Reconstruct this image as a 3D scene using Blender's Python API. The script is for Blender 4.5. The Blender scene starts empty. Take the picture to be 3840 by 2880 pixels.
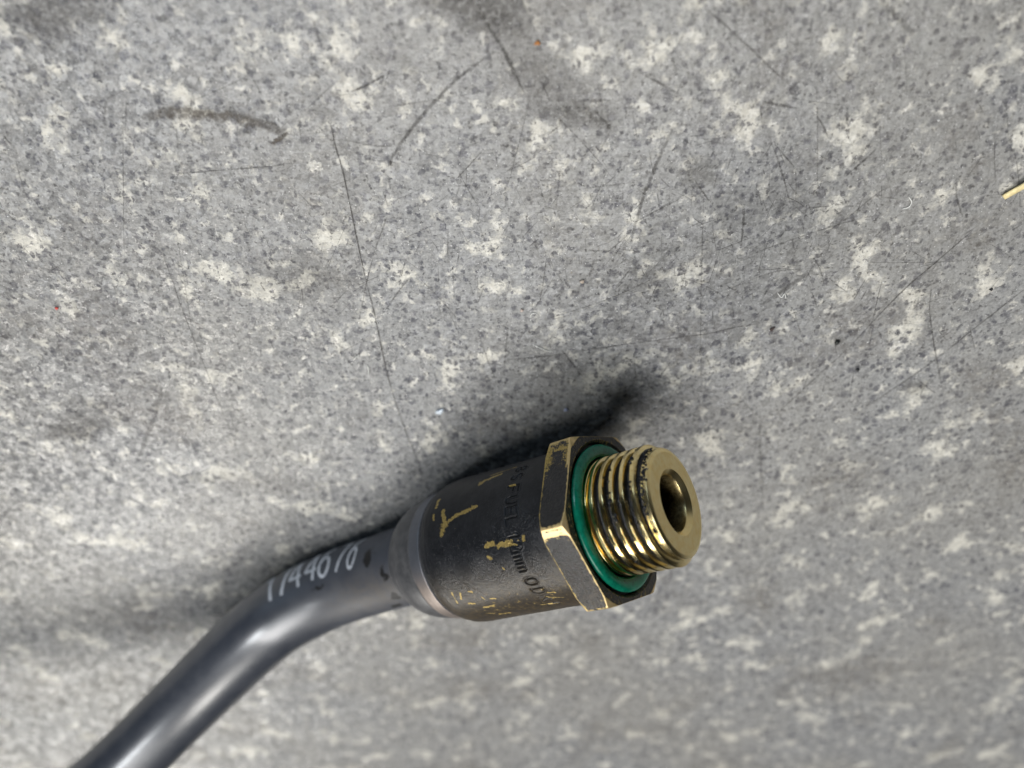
import bpy, math, random
import numpy as np
from mathutils import Vector, Matrix
S = 0.001                      # everything below is in millimetres, the scene in metres
C = bpy.context.scene.collection
sc = bpy.context.scene
rng = np.random.default_rng(7)
random.seed(7)

# ------------------------------------------------------------------ camera
TILT = math.radians(36.0)
cam_d = bpy.data.cameras.new('camera'); cam = bpy.data.objects.new('camera', cam_d); C.objects.link(cam)
cam.location = (0, 0, 90.547 * S); cam.rotation_euler = (-TILT, 0, 0)
cam_d.sensor_width = 36.0; cam_d.lens = 26.0
cam_d.clip_start = 0.002; cam_d.clip_end = 20.0
cam_d.dof.use_dof = True; cam_d.dof.focus_distance = 0.0985; cam_d.dof.aperture_fstop = 11.5
sc.camera = cam

# ------------------------------------------------------------------ world, lamps, exposure
w = bpy.data.worlds.new('World'); sc.world = w; w.use_nodes = True
bg = w.node_tree.nodes['Background']
bg.inputs['Color'].default_value = (0.62, 0.78, 1.0, 1); bg.inputs['Strength'].default_value = 0.004

def area(name, loc, target, sx, sy, power, col):
    d = bpy.data.lights.new(name, 'AREA'); d.shape = 'RECTANGLE'; d.size = sx; d.size_y = sy
    d.energy = power; d.color = col
    o = bpy.data.objects.new(name, d); C.objects.link(o); o.location = loc
    o.rotation_euler = (Vector(target) - Vector(loc)).to_track_quat('-Z', 'Y').to_euler()
    return o
OB = (0.0, -0.075, 0.0)
area('ceiling_strip_lamp', (-0.10, -0.25, 1.6), OB, 1.40, 0.46, 22.0, (1.0, 0.99, 0.98))
area('hose_highlight_lamp', (-0.92, 0.12, 1.5), OB, 0.46, 0.24, 9.0, (0.95, 0.98, 1.0))  # added lamp, strengthens the highlight along the hose
area('window_light', (-0.86, -1.42, 1.10), OB, 0.42, 0.42, 18.5, (1.0, 0.97, 0.91))
area('open_door_light', (-0.85, 1.75, 0.30), OB, 0.9, 0.34, 8.0, (0.62, 0.80, 1.0))
sc.view_settings.view_transform = 'Standard'; sc.view_settings.look = 'None'
sc.view_settings.exposure = 0.0; sc.view_settings.gamma = 1.0; sc.view_settings.use_curve_mapping = False
sc.cycles.max_bounces = 8; sc.cycles.transparent_max_bounces = 16
sc.cycles.use_denoising = True

# ------------------------------------------------------------------ node helper
class NT:
    def __init__(s, name):
        s.m = bpy.data.materials.new(name); s.m.use_nodes = True
        s.t = s.m.node_tree; s.t.nodes.clear()
    def n(s, typ, inp=None, **kw):
        nd = s.t.nodes.new(typ)
        for k, v in kw.items(): setattr(nd, k, v)
        for k, v in (inp or {}).items(): s.set(nd.inputs[k], v)
        return nd
    def set(s, sock, v):
        if isinstance(v, bpy.types.NodeSocket): s.t.links.new(v, sock)
        elif isinstance(v, (tuple, list)) and sock.type == 'RGBA' and len(v) == 3: sock.default_value = (*v, 1)
        else: sock.default_value = v
    def math(s, op, a, b=0.0, clamp=False):
        return s.n('ShaderNodeMath', {0: a, 1: b}, operation=op, use_clamp=clamp).outputs[0]
    def vmath(s, op, a, b=(0, 0, 0)):
        return s.n('ShaderNodeVectorMath', {0: a, 1: b}, operation=op).outputs[0]
    def noise(s, p, scale, detail=2.0, rough=0.5, dist=0.0):
        return s.n('ShaderNodeTexNoise', {'Vector': p, 'Scale': scale, 'Detail': detail, 'Roughness': rough, 'Distortion': dist})
    def ramp(s, v, a, b, lo=0.0, hi=1.0, smooth=True):
        return s.n('ShaderNodeMapRange', {0: v, 1: a, 2: b, 3: lo, 4: hi}, interpolation_type='SMOOTHSTEP' if smooth else 'LINEAR').outputs[0]
    def mix(s, f, a, b):
        nd = s.n('ShaderNodeMix', data_type='RGBA'); s.set(nd.inputs[0], f); s.set(nd.inputs[6], a); s.set(nd.inputs[7], b); return nd.outputs[2]
    def mixf(s, f, a, b):
        nd = s.n('ShaderNodeMix', data_type='FLOAT'); s.set(nd.inputs[0], f); s.set(nd.inputs[2], a); s.set(nd.inputs[3], b); return nd.outputs[0]
    def mm(s):                                   # object coordinates in millimetres
        tc = s.n('ShaderNodeTexCoord')
        return s.n('ShaderNodeVectorMath', {0: tc.outputs['Object'], 1: (1000, 1000, 1000)}, operation='MULTIPLY').outputs[0]
    def attr(s, name): return s.n('ShaderNodeAttribute', attribute_name=name).outputs['Fac']
    def bump(s, h, strength=1.0, dist=0.0001, normal=None):
        d = {'Height': h, 'Strength': strength, 'Distance': dist}
        if normal: d['Normal'] = normal
        return s.n('ShaderNodeBump', d).outputs[0]
    def out(s, shader):
        s.t.links.new(shader, s.n('ShaderNodeOutputMaterial').inputs[0]); return s.m
    def pbsdf(s, **kw):
        nd = s.n('ShaderNodeBsdfPrincipled'); 
        for k, v in kw.items(): s.set(nd.inputs[k.replace('_', ' ')], v)
        return nd.outputs[0]

# ------------------------------------------------------------------ mesh helpers
def mesh_obj(name, v, f, mat, parent=None, attrs=None, smooth=True, kind=None, origin=(0, 0, 0)):
    me = bpy.data.meshes.new(name)
    v = np.asarray(v, float) - np.asarray(origin, float)
    me.from_pydata((v * S).tolist(), [], f.tolist() if isinstance(f, np.ndarray) else f)
    for k, a in (attrs or {}).items():
        at = me.attributes.new(k, 'FLOAT', 'POINT'); at.data.foreach_set('value', np.asarray(a, np.float32).ravel())
    if smooth: me.polygons.foreach_set('use_smooth', np.ones(len(me.polygons), bool))
    me.materials.append(mat); me.update()
    o = bpy.data.objects.new(name, me); C.objects.link(o)
    if parent is not None: o.parent = parent
    else: o.location = np.asarray(origin) * S
    if kind: o['kind'] = kind
    return o
def tag(o, label, cat, group=None):
    o['label'] = label; o['category'] = cat
    if group: o['group'] = group
    return o
def grid_faces(nu, nv, wrap=True):               # rows u, columns v (v closed)
    i = np.arange(nu - 1)[:, None]; j = np.arange(nv if wrap else nv - 1)[None, :]
    a = i * nv + j; b = i * nv + (j + 1) % nv
    return np.stack([a, b, b + nv, a + nv], -1).reshape(-1, 4)
def sstep(x, a, b):
    t = np.clip((x - a) / (b - a), 0, 1); return t * t * (3 - 2 * t)
def seg_dist(px, py, pts):                       # distance of points to a polyline
    d = np.full(np.shape(px), 1e9)
    for (x0, y0), (x1, y1) in zip(pts[:-1], pts[1:]):
        dx, dy = x1 - x0, y1 - y0; L = dx * dx + dy * dy + 1e-12
        t = np.clip(((px - x0) * dx + (py - y0) * dy) / L, 0, 1)
        d = np.minimum(d, np.hypot(px - x0 - t * dx, py - y0 - t * dy))
    return d
def bez(p, n=10):                                # Catmull-Rom through points of any dimension
    P = np.asarray(p, float)
    if len(P) == 2: return np.linspace(P[0], P[1], n)
    P = np.vstack([2 * P[0] - P[1], P, 2 * P[-1] - P[-2]]); out = []
    for i in range(1, len(P) - 2):
        a, b, c, d = P[i - 1:i + 3]
        for t in np.linspace(0, 1, n, endpoint=False):
            out.append(.5 * (2 * b + (c - a) * t + (2 * a - 5 * b + 4 * c - d) * t * t + (3 * b - a - 3 * c + d) * t ** 3))
    out.append(P[-2]); return np.array(out)
# ------------------------------------------------------------------ marks on the floor: (points mm, width mm, cover)
SCR = [([(-21.88, -27.2), (-21.58, -30.11), (-21.11, -33.48), (-20.39, -44.12), (-20.01, -48.54)], 0.268, 0.9), ([(-20.01, -48.54), (-19.37, -54.52), (-18.52, -65.29), (-16.61, -76.32), (-15.22, -81.74)], 0.282, 0.75), ([(-18.75, -44.83), (-20.01, -48.54), (-21.89, -54.96)], 0.184, 0.6), ([(-21.73, -49.17), (-19.98, -48.34), (-18.24, -47.52)], 0.147, 0.5), ([(-46.12, -24.4), (-49.26, -34.86), (-52.74, -46.51)], 0.135, 0.55), ([(-44.15, -40.67), (-45.32, -50.63), (-46.77, -62.36)], 0.149, 0.4), ([(-46.86, -44.51), (-46.62, -48.54), (-46.51, -52.34), (-45.49, -65.29), (-44.22, -81.74)], 0.188, 0.6), ([(-3.82, -14.15), (-2.39, -16.58), (-0.91, -18.81), (0.15, -20.96), (1.41, -23.34)], 0.608, 0.75), ([(-1.82, -18.81), (-4.93, -20.82), (-7.34, -22.71), (-11.63, -26.98), (-14.59, -30.74), (-15.15, -32.08)], 0.52, 0.55), ([(-15.08, -31.44), (-15.1, -32.28)], 0.466, 0.9), ([(-18.94, -23.31), (-17.17, -22.65), (-14.87, -21.49)], 0.375, 0.85), ([(21.05, -14.23), (25.59, -17.41), (29.65, -20.5), (31.89, -22.14)], 0.338, 0.55), ([(40.44, -13.63), (42.65, -15.09), (45.22, -17.13)], 0.77, 0.4), ([(29.93, -24.46), (31.69, -24.86), (34.14, -25.2)], 0.38, 0.6), ([(36.51, -26.07), (37.49, -27.2), (38.55, -28.71)], 0.29, 0.65), ([(31.28, -28.45), (33.7, -32.79), (35.7, -36.99)], 0.267, 0.5), ([(35.49, -21.99), (37.11, -28.16), (38.91, -35.67)], 0.194, 0.4), ([(42.14, -33.27), (43.43, -31.77), (44.93, -29.88)], 0.298, 0.6), ([(32.17, -29.45), (35.7, -32.79)], 0.2, 0.5), ([(22.41, -57.67), (28.45, -56.76), (31.16, -55.95), (35.42, -55.05)], 0.23, 0.6), ([(8.69, -60.08), (16.7, -58.59), (24.43, -57.44)], 0.233, 0.55), ([(-0.83, -61.3), (3.54, -60.92), (8.69, -60.08)], 0.275, 0.6), ([(60.4, -41.04), (57.28, -45.42), (53.8, -50.42), (49.26, -59.1)], 0.26, 0.75), ([(49.26, -59.1), (45.66, -64.65), (40.9, -72.07)], 0.321, 0.55), ([(70.9, -49.58), (66.5, -55.68), (63.53, -59.94)], 0.268, 0.75), ([(63.53, -59.94), (60.95, -63.32), (57.7, -66.94), (53.34, -71.97)], 0.365, 0.45), ([(57.92, -49.21), (59.09, -53.38), (62.34, -60.45), (64.98, -65.79)], 0.235, 0.65), ([(47.9, -45.42), (54.81, -45.5), (61.59, -45.19)], 0.18, 0.5), ([(24.34, -34.86), (25.53, -44.51), (26.85, -54.52), (28.92, -67.8)], 0.228, 0.35), ([(39.2, -59.37), (37.15, -63.81), (34.46, -69.6)], 0.32, 0.35), ([(34.89, -52.34), (37.99, -49.37), (40.86, -46.59)], 0.885, 0.45), ([(39.82, -53.12), (42.67, -58.86)], 0.233, 0.45), ([(38.49, -70.86), (40.32, -79.71), (43.15, -91.69)], 0.52, 0.35), ([(40.64, -44.75), (41.9, -46.51), (43.14, -49.04)], 0.218, 0.5), ([(4.66, -44.51), (4.32, -48.13), (3.83, -52.34)], 0.22, 0.55), ([(-0.57, -55.41), (-1.28, -63.81)], 0.24, 0.45), ([(7.3, -59.65), (8.69, -61.64), (10.63, -64.55)], 0.355, 0.55), ([(-4.74, -45.9), (-4.74, -54.12)], 0.152, 0.35), ([(-14.07, -47.76), (-15.94, -50.21), (-18.01, -53.12)], 0.259, 0.45), ([(-12.22, -48.46), (-10.05, -51.06), (-7.53, -54.74)], 0.186, 0.5), ([(4.25, -54.52), (8.66, -52.99), (13.88, -50.89), (20.41, -47.32)], 0.223, 0.45), ([(19.45, -27.33), (17.94, -32.11), (16.69, -36.7), (15.79, -42.38)], 0.581, 0.55), ([(15.1, -21.34), (17.13, -22.29), (19.91, -23.76)], 0.374, 0.5), ([(9.8, -24.98), (10.55, -26.25), (11.81, -27.17)], 0.448, 0.6), ([(11.26, -27.2), (11.93, -27.45)], 0.709, 0.6), ([(7.26, -24.34), (11.68, -24.28)], 0.442, 0.5), ([(-16.12, -38.59), (-17.44, -41.61), (-18.81, -44.71)], 0.247, 0.45), ([(21.83, -36.28), (18.95, -37.9), (16.02, -39.66)], 0.31, 0.5), ([(8.14, -35.28), (11.82, -34.76), (15.49, -34.27)], 0.169, 0.5), ([(29.87, -37.14), (30.27, -40.29), (30.51, -43.15)], 0.35, 0.6), ([(23.07, -34.06), (24.28, -35.57), (25.32, -36.81)], 0.306, 0.6), ([(56.18, -34.65), (57.08, -36.63), (58.57, -38.88)], 0.308, 0.5), ([(31.08, -44.71), (36.46, -42.38), (43.63, -39.66), (48.74, -38.44)], 0.244, 0.35), ([(-53.16, -66.39), (-55.33, -70.91), (-58.35, -76.32), (-60.9, -80.75)], 0.852, 0.35), ([(41.44, -41.04), (43.51, -39.18), (46.04, -36.28), (47.67, -34.86)], 0.273, 0.4), ([(-42.85, -33.3), (-37.37, -32.79), (-30.6, -32.28), (-27.53, -31.84)], 0.233, 0.5), ([(-40.55, -27.2), (-41.06, -30.11)], 0.262, 0.4), ([(-48.09, -24.25), (-49.24, -27.2)], 0.451, 0.45), ([(-45.37, -23.49), (-46.96, -28.16)], 0.194, 0.35), ([(-26.96, -13.63), (-26.53, -14.42)], 0.295, 0.3), ([(-51.95, -20.38), (-49.6, -19.81)], 0.306, 0.3), ([(-20.81, -28.8), (-17.33, -29.62), (-14.07, -29.72)], 0.262, 0.45), ([(-21.61, -27.52), (-21.91, -30.11)], 0.197, 0.5), ([(-37.92, -21.99), (-37.59, -24.4)], 0.253, 0.35), ([(-43.46, -35.57), (-42.04, -32.79), (-40.27, -31.1)], 0.133, 0.3), ([(-45.58, -33.48), (-46.25, -36.99)], 0.171, 0.35), ([(16.29, -46.1), (14.05, -49.79)], 0.259, 0.4), ([(11.14, -44.91), (10.3, -48.96)], 0.294, 0.35), ([(-49.86, -56.31), (-51.78, -60.45)], 0.196, 0.3), ([(24.95, -51.06), (30.24, -49.37), (35.63, -46.91), (41.3, -46.3)], 0.218, 0.35)]
LIGHT = [([(-9.03, -56.71), (-2.67, -55.41), (3.14, -54.12)], 0.191, 0.4), ([(35.46, -57.21), (37.11, -55.86)], 0.306, 0.5), ([(13.98, -58.59), (17.07, -58.36)], 0.155, 0.4), ([(26.06, -46.1), (29.2, -43.34)], 0.285, 0.3), ([(2.34, -59.05), (3.52, -59.89), (4.9, -60.31)], 0.235, 0.5), ([(44.59, -71.97), (49.49, -68.31)], 0.204, 0.3), ([(44.29, -55.5), (50.44, -55.63), (60.22, -55.19)], 0.153, 0.3)]
GOUGE = [([(-44.06, -26.44), (-41.29, -25.79), (-37.26, -25.88), (-33.65, -26.25), (-30.08, -26.98), (-27.5, -28.16)], 0.959, 0.5), ([(-27.19, -28.09), (-28.29, -28.8), (-29.47, -29.52)], 0.39, 1)]
STAINS = [(-3.5, -13.5, 6.5, 4.5, .75), (7.8, -25.2, 4.6, 2.4, .55), (31.0, -36.3, 7.5, 5.0, .22), (-67.8, -72.5, 6.5, 2.6, .60), (-63.0, -69.5, 7.5, 3.2, .35), (-49.0, -14.0, 9.0, 4.0, .55), (22.7, -31.9, 4.0, 2.0, .45), (59.5, -64.5, 3.0, 1.2, .45), (-29.0, -46.4, 8.0, 5.0, .30), (18, -47, 4, 3, .25), (-40, -84, 14, 3, .25), (3, -21, 6, 5, .35)]
# ------------------------------------------------------------------ materials
def floor_material():
    t = NT('floor_composite'); p = t.mm()
    pw_ = t.noise(p, 0.55, 3, 0.6)
    off = t.vmath('SUBTRACT', pw_.outputs['Color'], (0.5, 0.5, 0.5))
    off = t.n('ShaderNodeVectorMath', {0: off, 'Scale': 1.5}, operation='SCALE').outputs[0]
    w2 = t.vmath('SUBTRACT', t.noise(p, 2.4, 2, 0.6).outputs['Color'], (0.5, 0.5, 0.5))
    w2 = t.n('ShaderNodeVectorMath', {0: w2, 'Scale': 0.75}, operation='SCALE').outputs[0]
    q = t.vmath('ADD', t.vmath('ADD', p, off), w2)
    fine = t.noise(p, 1.7, 6, 0.78).outputs[0]
    big = t.noise(p, 0.045, 3, 0.55).outputs[0]
    col = t.mix(t.ramp(fine, 0.32, 0.70, smooth=False), (0.075, 0.076, 0.078), (0.42, 0.42, 0.412))
    gv = t.n('ShaderNodeTexVoronoi', {'Vector': q, 'Scale': 0.95}); gv.voronoi_dimensions = '2D'
    gr = t.n('ShaderNodeSeparateColor', {0: gv.outputs['Color']}).outputs[0]
    gm = t.mix(gr, (0.105, 0.107, 0.112), (0.47, 0.47, 0.465))
    gv2 = t.n('ShaderNodeTexVoronoi', {'Vector': t.vmath('ADD', q, (9, 4, 0)), 'Scale': 1.9}); gv2.voronoi_dimensions = '2D'
    gr2 = t.n('ShaderNodeSeparateColor', {0: gv2.outputs['Color']}).outputs[0]
    gm = t.mix(0.4, gm, t.mix(gr2, (0.10, 0.10, 0.105), (0.50, 0.50, 0.485)))
    col = t.mix(0.52, col, gm)
    mid = t.noise(q, 0.42, 4, 0.6).outputs[0]
    col = t.mix(t.ramp(mid, 0.45, 0.72, 0.0, 0.22), col, (0.36, 0.365, 0.36))
    # pale cream flakes
    cr = t.noise(q, 0.135, 6, 0.62).outputs[0]
    crm = t.ramp(cr, 0.55, 0.65, 0, 1.0)
    crm = t.math('MULTIPLY', crm, t.ramp(fine, 0.30, 0.52, 0.35, 1.0))
    col = t.mix(crm, col, (0.64, 0.62, 0.555))
    cr2 = t.noise(t.vmath('ADD', q, (31, 7, 0)), 0.42, 4, 0.6).outputs[0]
    crm2 = t.ramp(cr2, 0.56, 0.68, 0, 0.8)
    col = t.mix(crm2, col, (0.66, 0.64, 0.58))
    # blue grey specks of two sizes
    for sc_, thr, rad, c, al in ((0.62, 0.42, 0.50, (0.072, 0.074, 0.092), 0.8), (1.05, 0.25, 0.54, (0.068, 0.070, 0.085), 0.9), (2.0, 0.40, 0.5, (0.055, 0.055, 0.06), 0.85)):
        vo = t.n('ShaderNodeTexVoronoi', {'Vector': t.vmath('ADD', q, (sc_ * 17, 3, 0)), 'Scale': sc_, 'Randomness': 1.0})
        vo.voronoi_dimensions = '2D'
        rnd = t.n('ShaderNodeSeparateColor', {0: vo.outputs['Color']}).outputs
        r = t.math('MULTIPLY', t.ramp(rnd[0], thr, 1.0, 0.0, 1.0, False), rad)
        m = t.math('SUBTRACT', r, vo.outputs['Distance'])
        m = t.math('MULTIPLY', t.ramp(m, 0.0, 0.22), t.math('MULTIPLY', t.ramp(rnd[1], 0.0, 0.6, 0.3, 1.0), al))
        m = t.math('MULTIPLY', m, t.ramp(fine, 0.70, 0.40, 0.45, 1.0))
        col = t.mix(m, col, c)
    # hairline wear in three directions
    hair = None
    for ang, o in ((0.25, 0), (1.35, 40), (-0.45, 90), (0.02, 130)):
        ca, sa = math.cos(ang), math.sin(ang)
        mp = t.n('ShaderNodeMapping', {'Vector': t.vmath('ADD', p, (o, o, 0)), 'Rotation': (0, 0, ang), 'Scale': (0.16, 2.2, 1)}).outputs[0]
        nz = t.noise(mp, 1.0, 2, 0.5).outputs[0]
        l = t.ramp(t.math('ABSOLUTE', t.math('SUBTRACT', nz, 0.5)), 0.0, 0.016, 1.0, 0.0)
        l = t.math('MULTIPLY', l, t.ramp(t.noise(t.vmath('ADD', p, (o, -o, 5)), 0.35, 2).outputs[0], 0.50, 0.62))
        hair = l if hair is None else t.math('MAXIMUM', hair, l)
    hair = t.math('MULTIPLY', hair, 0.22)
    col = t.mix(hair, col, (0.07, 0.066, 0.06))
    # ground-in dirt
    dirt = t.math('MULTIPLY', t.ramp(big, 0.52, 0.68), t.ramp(t.noise(q, 0.6, 5, .65).outputs[0], 0.3, 0.65))
    col = t.mix(t.math('MULTIPLY', dirt, 0.55), col, (0.115, 0.105, 0.095))
    warm = t.noise(p, 0.028, 2, 0.5).outputs[0]
    col = t.mix(t.ramp(warm, 0.35, 0.65, 0.0, 0.16), col, (0.30, 0.27, 0.21))
    # tiny pits and bright grains
    vo = t.n('ShaderNodeTexVoronoi', {'Vector': p, 'Scale': 1.1}); vo.voronoi_dimensions = '2D'
    rn = t.n('ShaderNodeSeparateColor', {0: vo.outputs['Color']}).outputs
    spk = t.math('MULTIPLY', t.ramp(vo.outputs['Distance'], 0.05, 0.075, 1, 0), t.math('GREATER_THAN', rn[0], 0.80))
    col = t.mix(t.math('MULTIPLY', spk, 0.8), col, (0.80, 0.80, 0.78))
    h1 = t.noise(p, 2.6, 4, 0.7).outputs[0]
    h2 = t.noise(p, 0.9, 2, 0.5).outputs[0]
    h = t.math('ADD', t.math('MULTIPLY', h1, 0.05), t.math('MULTIPLY', h2, 0.20))
    h = t.math('SUBTRACT', h, t.math('MULTIPLY', hair, 0.06))
    bn = t.bump(h, 0.9, 0.001)
    # every granule sits at its own slight tilt, so single ones flash under the lamp
    tl = t.vmath('SUBTRACT', gv.outputs['Color'], (0.5, 0.5, 0.5))
    tl = t.vmath('ADD', tl, t.vmath('SUBTRACT', gv2.outputs['Color'], (0.5, 0.5, 0.5)))
    bn = t.vmath('NORMALIZE', t.vmath('ADD', bn, t.vmath('MULTIPLY', tl, (0.20, 0.20, 0.0))))
    rough = t.math('ADD', 0.17, t.math('MULTIPLY', t.ramp(fine, 0.3, 0.7), 0.18))
    return t.out(t.pbsdf(Base_Color=col, Roughness=rough, Specular_IOR_Level=0.40, Normal=bn))

def mark_material(name, c, rough=0.7):           # dirt or wear lying in the surface; the attribute fades its edges
    t = NT(name); p = t.mm()
    a = t.attr('cover'); nz = t.noise(p, 1.6, 4, 0.7).outputs[0]
    al = t.math('MULTIPLY', a, t.ramp(nz, 0.34, 0.56, 0.25, 1.0), clamp=True)
    b = t.pbsdf(Base_Color=c, Roughness=rough)
    tr = t.n('ShaderNodeBsdfTransparent').outputs[0]
    return t.out(t.n('ShaderNodeMixShader', {0: al, 1: tr, 2: b}).outputs[0])

def patina_material():
    """blackened brass: matt gritty black coat, worn through to brass where 'wear' is high"""
    t = NT('blackened_brass'); p = t.mm()
    wear = t.attr('wear'); grit = t.attr('grit'); groove = t.attr('groove'); brown = t.attr('brown')
    n1 = t.noise(p, 1.5, 5, 0.65).outputs[0]; n2 = t.noise(p, 4.0, 4, 0.65).outputs[0]; n0 = t.noise(p, 0.35, 3, 0.5).outputs[0]
    ww = t.math('ADD', wear, t.math('MULTIPLY', t.math('SUBTRACT', n1, 0.5), 1.7))
    ww = t.math('ADD', ww, t.math('MULTIPLY', t.math('SUBTRACT', n2, 0.5), 0.8))
    wm = t.ramp(ww, 0.38, 0.66)
    coat = t.mix(t.math('ADD', t.ramp(n0, 0.35, 0.65, 0, .5), t.ramp(n1, 0.38, 0.66, 0, .5)), (0.006, 0.007, 0.009), (0.016, 0.017, 0.020))
    coat = t.mix(t.math('MULTIPLY', brown, t.ramp(n1, 0.35, 0.65, 0.35, 1.0)), coat, (0.052, 0.038, 0.021))  # browner side: thin patina plus warm light put into the colour
    coat = t.mix(t.math('MULTIPLY', groove, 0.5), coat, (0.004, 0.004, 0.004))
    g1 = t.noise(p, 3.6, 3, 0.65).outputs[0]; g2 = t.n('ShaderNodeTexVoronoi', {'Vector': p, 'Scale': 2.6}).outputs['Distance']
    bh = t.math('ADD', t.math('MULTIPLY', g1, 0.17), t.math('MULTIPLY', t.ramp(g2, 0.0, 0.30, 1.0, 0.0), t.math('MULTIPLY', t.ramp(n1, 0.42, 0.60), 0.12)))
    bh = t.math('MULTIPLY', bh, t.math('ADD', 0.14, t.math('MULTIPLY', grit, 0.95)))
    bn = t.bump(bh, 0.85, 0.001)
    bm = t.bump(t.math('ADD', t.math('MULTIPLY', n2, 0.03), t.math('MULTIPLY', wm, -0.02)), 0.7, 0.001)
    black = t.pbsdf(Base_Color=coat, Roughness=t.mixf(grit, 0.46, 0.17), Specular_IOR_Level=t.mixf(grit, 0.26, 0.50), Normal=bn)
    bc = t.mix(t.ramp(n2, 0.3, 0.7), (0.22, 0.155, 0.045), (0.42, 0.31, 0.10))
    bc = t.mix(t.attr('bright'), bc, (0.88, 0.68, 0.36))
    brass = t.pbsdf(Base_Color=bc, Metallic=t.mixf(t.attr('bright'), 0.45, 0.85), Roughness=t.math('ADD', 0.40, t.math('MULTIPLY', n1, 0.2)), Normal=bm)
    return t.out(t.n('ShaderNodeMixShader', {0: wm, 1: black, 2: brass}).outputs[0])

def brass_material():
    t = NT('machined_brass'); p = t.mm()
    n1 = t.noise(p, 0.9, 4, 0.6).outputs[0]; n2 = t.noise(p, 5.0, 4, 0.7).outputs[0]; n3 = t.noise(p, 1.9, 5, 0.7).outputs[0]
    bc = t.mix(t.ramp(n1, 0.3, 0.7), (0.95, 0.75, 0.34), (1.0, 0.85, 0.47))
    oil = t.attr('oil')                            # amber oil film; the black thread roots mix crud and painted shade
    bc = t.mix(t.math('MULTIPLY', oil, t.ramp(n1, 0.40, 0.66, 0, 0.7)), bc, (0.74, 0.50, 0.14))
    tarn_shade = t.attr('tarnish_shade')
    bc = t.mix(t.math('MULTIPLY', tarn_shade, t.ramp(n3, 0.35, 0.62, 0.75, 1.0), clamp=True), bc, (0.15, 0.11, 0.048))
    crud = t.attr('crud')
    cm = t.ramp(t.math('ADD', crud, t.math('MULTIPLY', t.math('SUBTRACT', n3, 0.5), 1.1)), 0.50, 0.60)
    cm = t.math('MAXIMUM', cm, t.ramp(t.math('ADD', t.attr('root'), t.math('MULTIPLY', t.math('SUBTRACT', n1, 0.5), 0.25)), 0.40, 0.55))
    turned = t.n('ShaderNodeTexNoise', {'Vector': t.n('ShaderNodeCombineXYZ', {0: t.math('MULTIPLY', t.attr('station'), 14.0), 1: 0.0, 2: 0.0}).outputs[0], 'Scale': 1.0, 'Detail': 3.0}).outputs[0]
    bh = t.math('ADD', t.math('MULTIPLY', turned, 0.016), t.math('MULTIPLY', n2, 0.010))
    bn = t.bump(bh, 0.6, 0.001)
    br = t.pbsdf(Base_Color=bc, Metallic=1.0, Roughness=t.math('ADD', t.attr('matt'), t.math('MULTIPLY', n3, 0.12)), Normal=bn)
    bk = t.pbsdf(Base_Color=(0.008, 0.008, 0.010), Roughness=0.22, Specular_IOR_Level=0.6, Normal=t.bump(t.noise(p, 3.0, 4, 0.7).outputs[0], 0.8, 0.0003))
    return t.out(t.n('ShaderNodeMixShader', {0: cm, 1: br, 2: bk}).outputs[0])

def rubber_material():
    t = NT('green_rubber'); p = t.mm()
    n = t.noise(p, 1.2, 5, 0.65).outputs[0]; n2 = t.noise(p, 3.4, 4, 0.7).outputs[0]
    c = t.mix(t.ramp(n, 0.3, 0.7), (0.003, 0.130, 0.078), (0.006, 0.200, 0.118))
    c = t.mix(t.ramp(n2, 0.58, 0.66, 0, 0.8), c, (0.006, 0.022, 0.016))
    bn = t.bump(t.math('ADD', t.math('MULTIPLY', n2, 0.02), t.math('MULTIPLY', n, 0.03)), 0.6, 0.001)
    return t.out(t.pbsdf(Base_Color=c, Roughness=t.math('ADD', 0.06, t.math('MULTIPLY', n2, 0.14)), Specular_IOR_Level=0.40, Normal=bn))

def hose_material():
    t = NT('black_nylon'); p = t.mm()
    n = t.noise(p, 0.25, 4, 0.6).outputs[0]; n2 = t.noise(p, 3.5, 3, 0.6).outputs[0]; n3 = t.noise(p, 0.8, 4, .6).outputs[0]
    c = t.mix(t.ramp(n, 0.35, 0.65), (0.036, 0.042, 0.056), (0.052, 0.058, 0.072))
    dust = t.attr('dust')
    c = t.mix(t.math('MULTIPLY', dust, t.ramp(n3, 0.30, 0.60, 0.4, 1.0)), c, (0.085, 0.075, 0.066))
    wet = t.ramp(t.math('ADD', t.attr('wet'), t.math('MULTIPLY', t.math('SUBTRACT', n3, 0.5), 1.2)), 0.45, 0.62)
    c = t.mix(wet, c, (0.004, 0.004, 0.005))
    matt = t.math('MULTIPLY', t.attr('matt'), 1.0, clamp=True)
    bn = t.bump(t.math('ADD', t.math('MULTIPLY', n2, 0.008), t.math('MULTIPLY', n3, 0.02)), 0.5, 0.001)
    return t.out(t.pbsdf(Base_Color=c, Roughness=t.math('ADD', t.mixf(matt, 0.30, 0.50), t.math('MULTIPLY', n3, 0.10)), Specular_IOR_Level=t.mixf(matt, 1.0, 0.45), Coat_Weight=t.mixf(matt, 0.7, 0.0), Coat_Roughness=0.24, Coat_IOR=1.6, Normal=bn))

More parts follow.
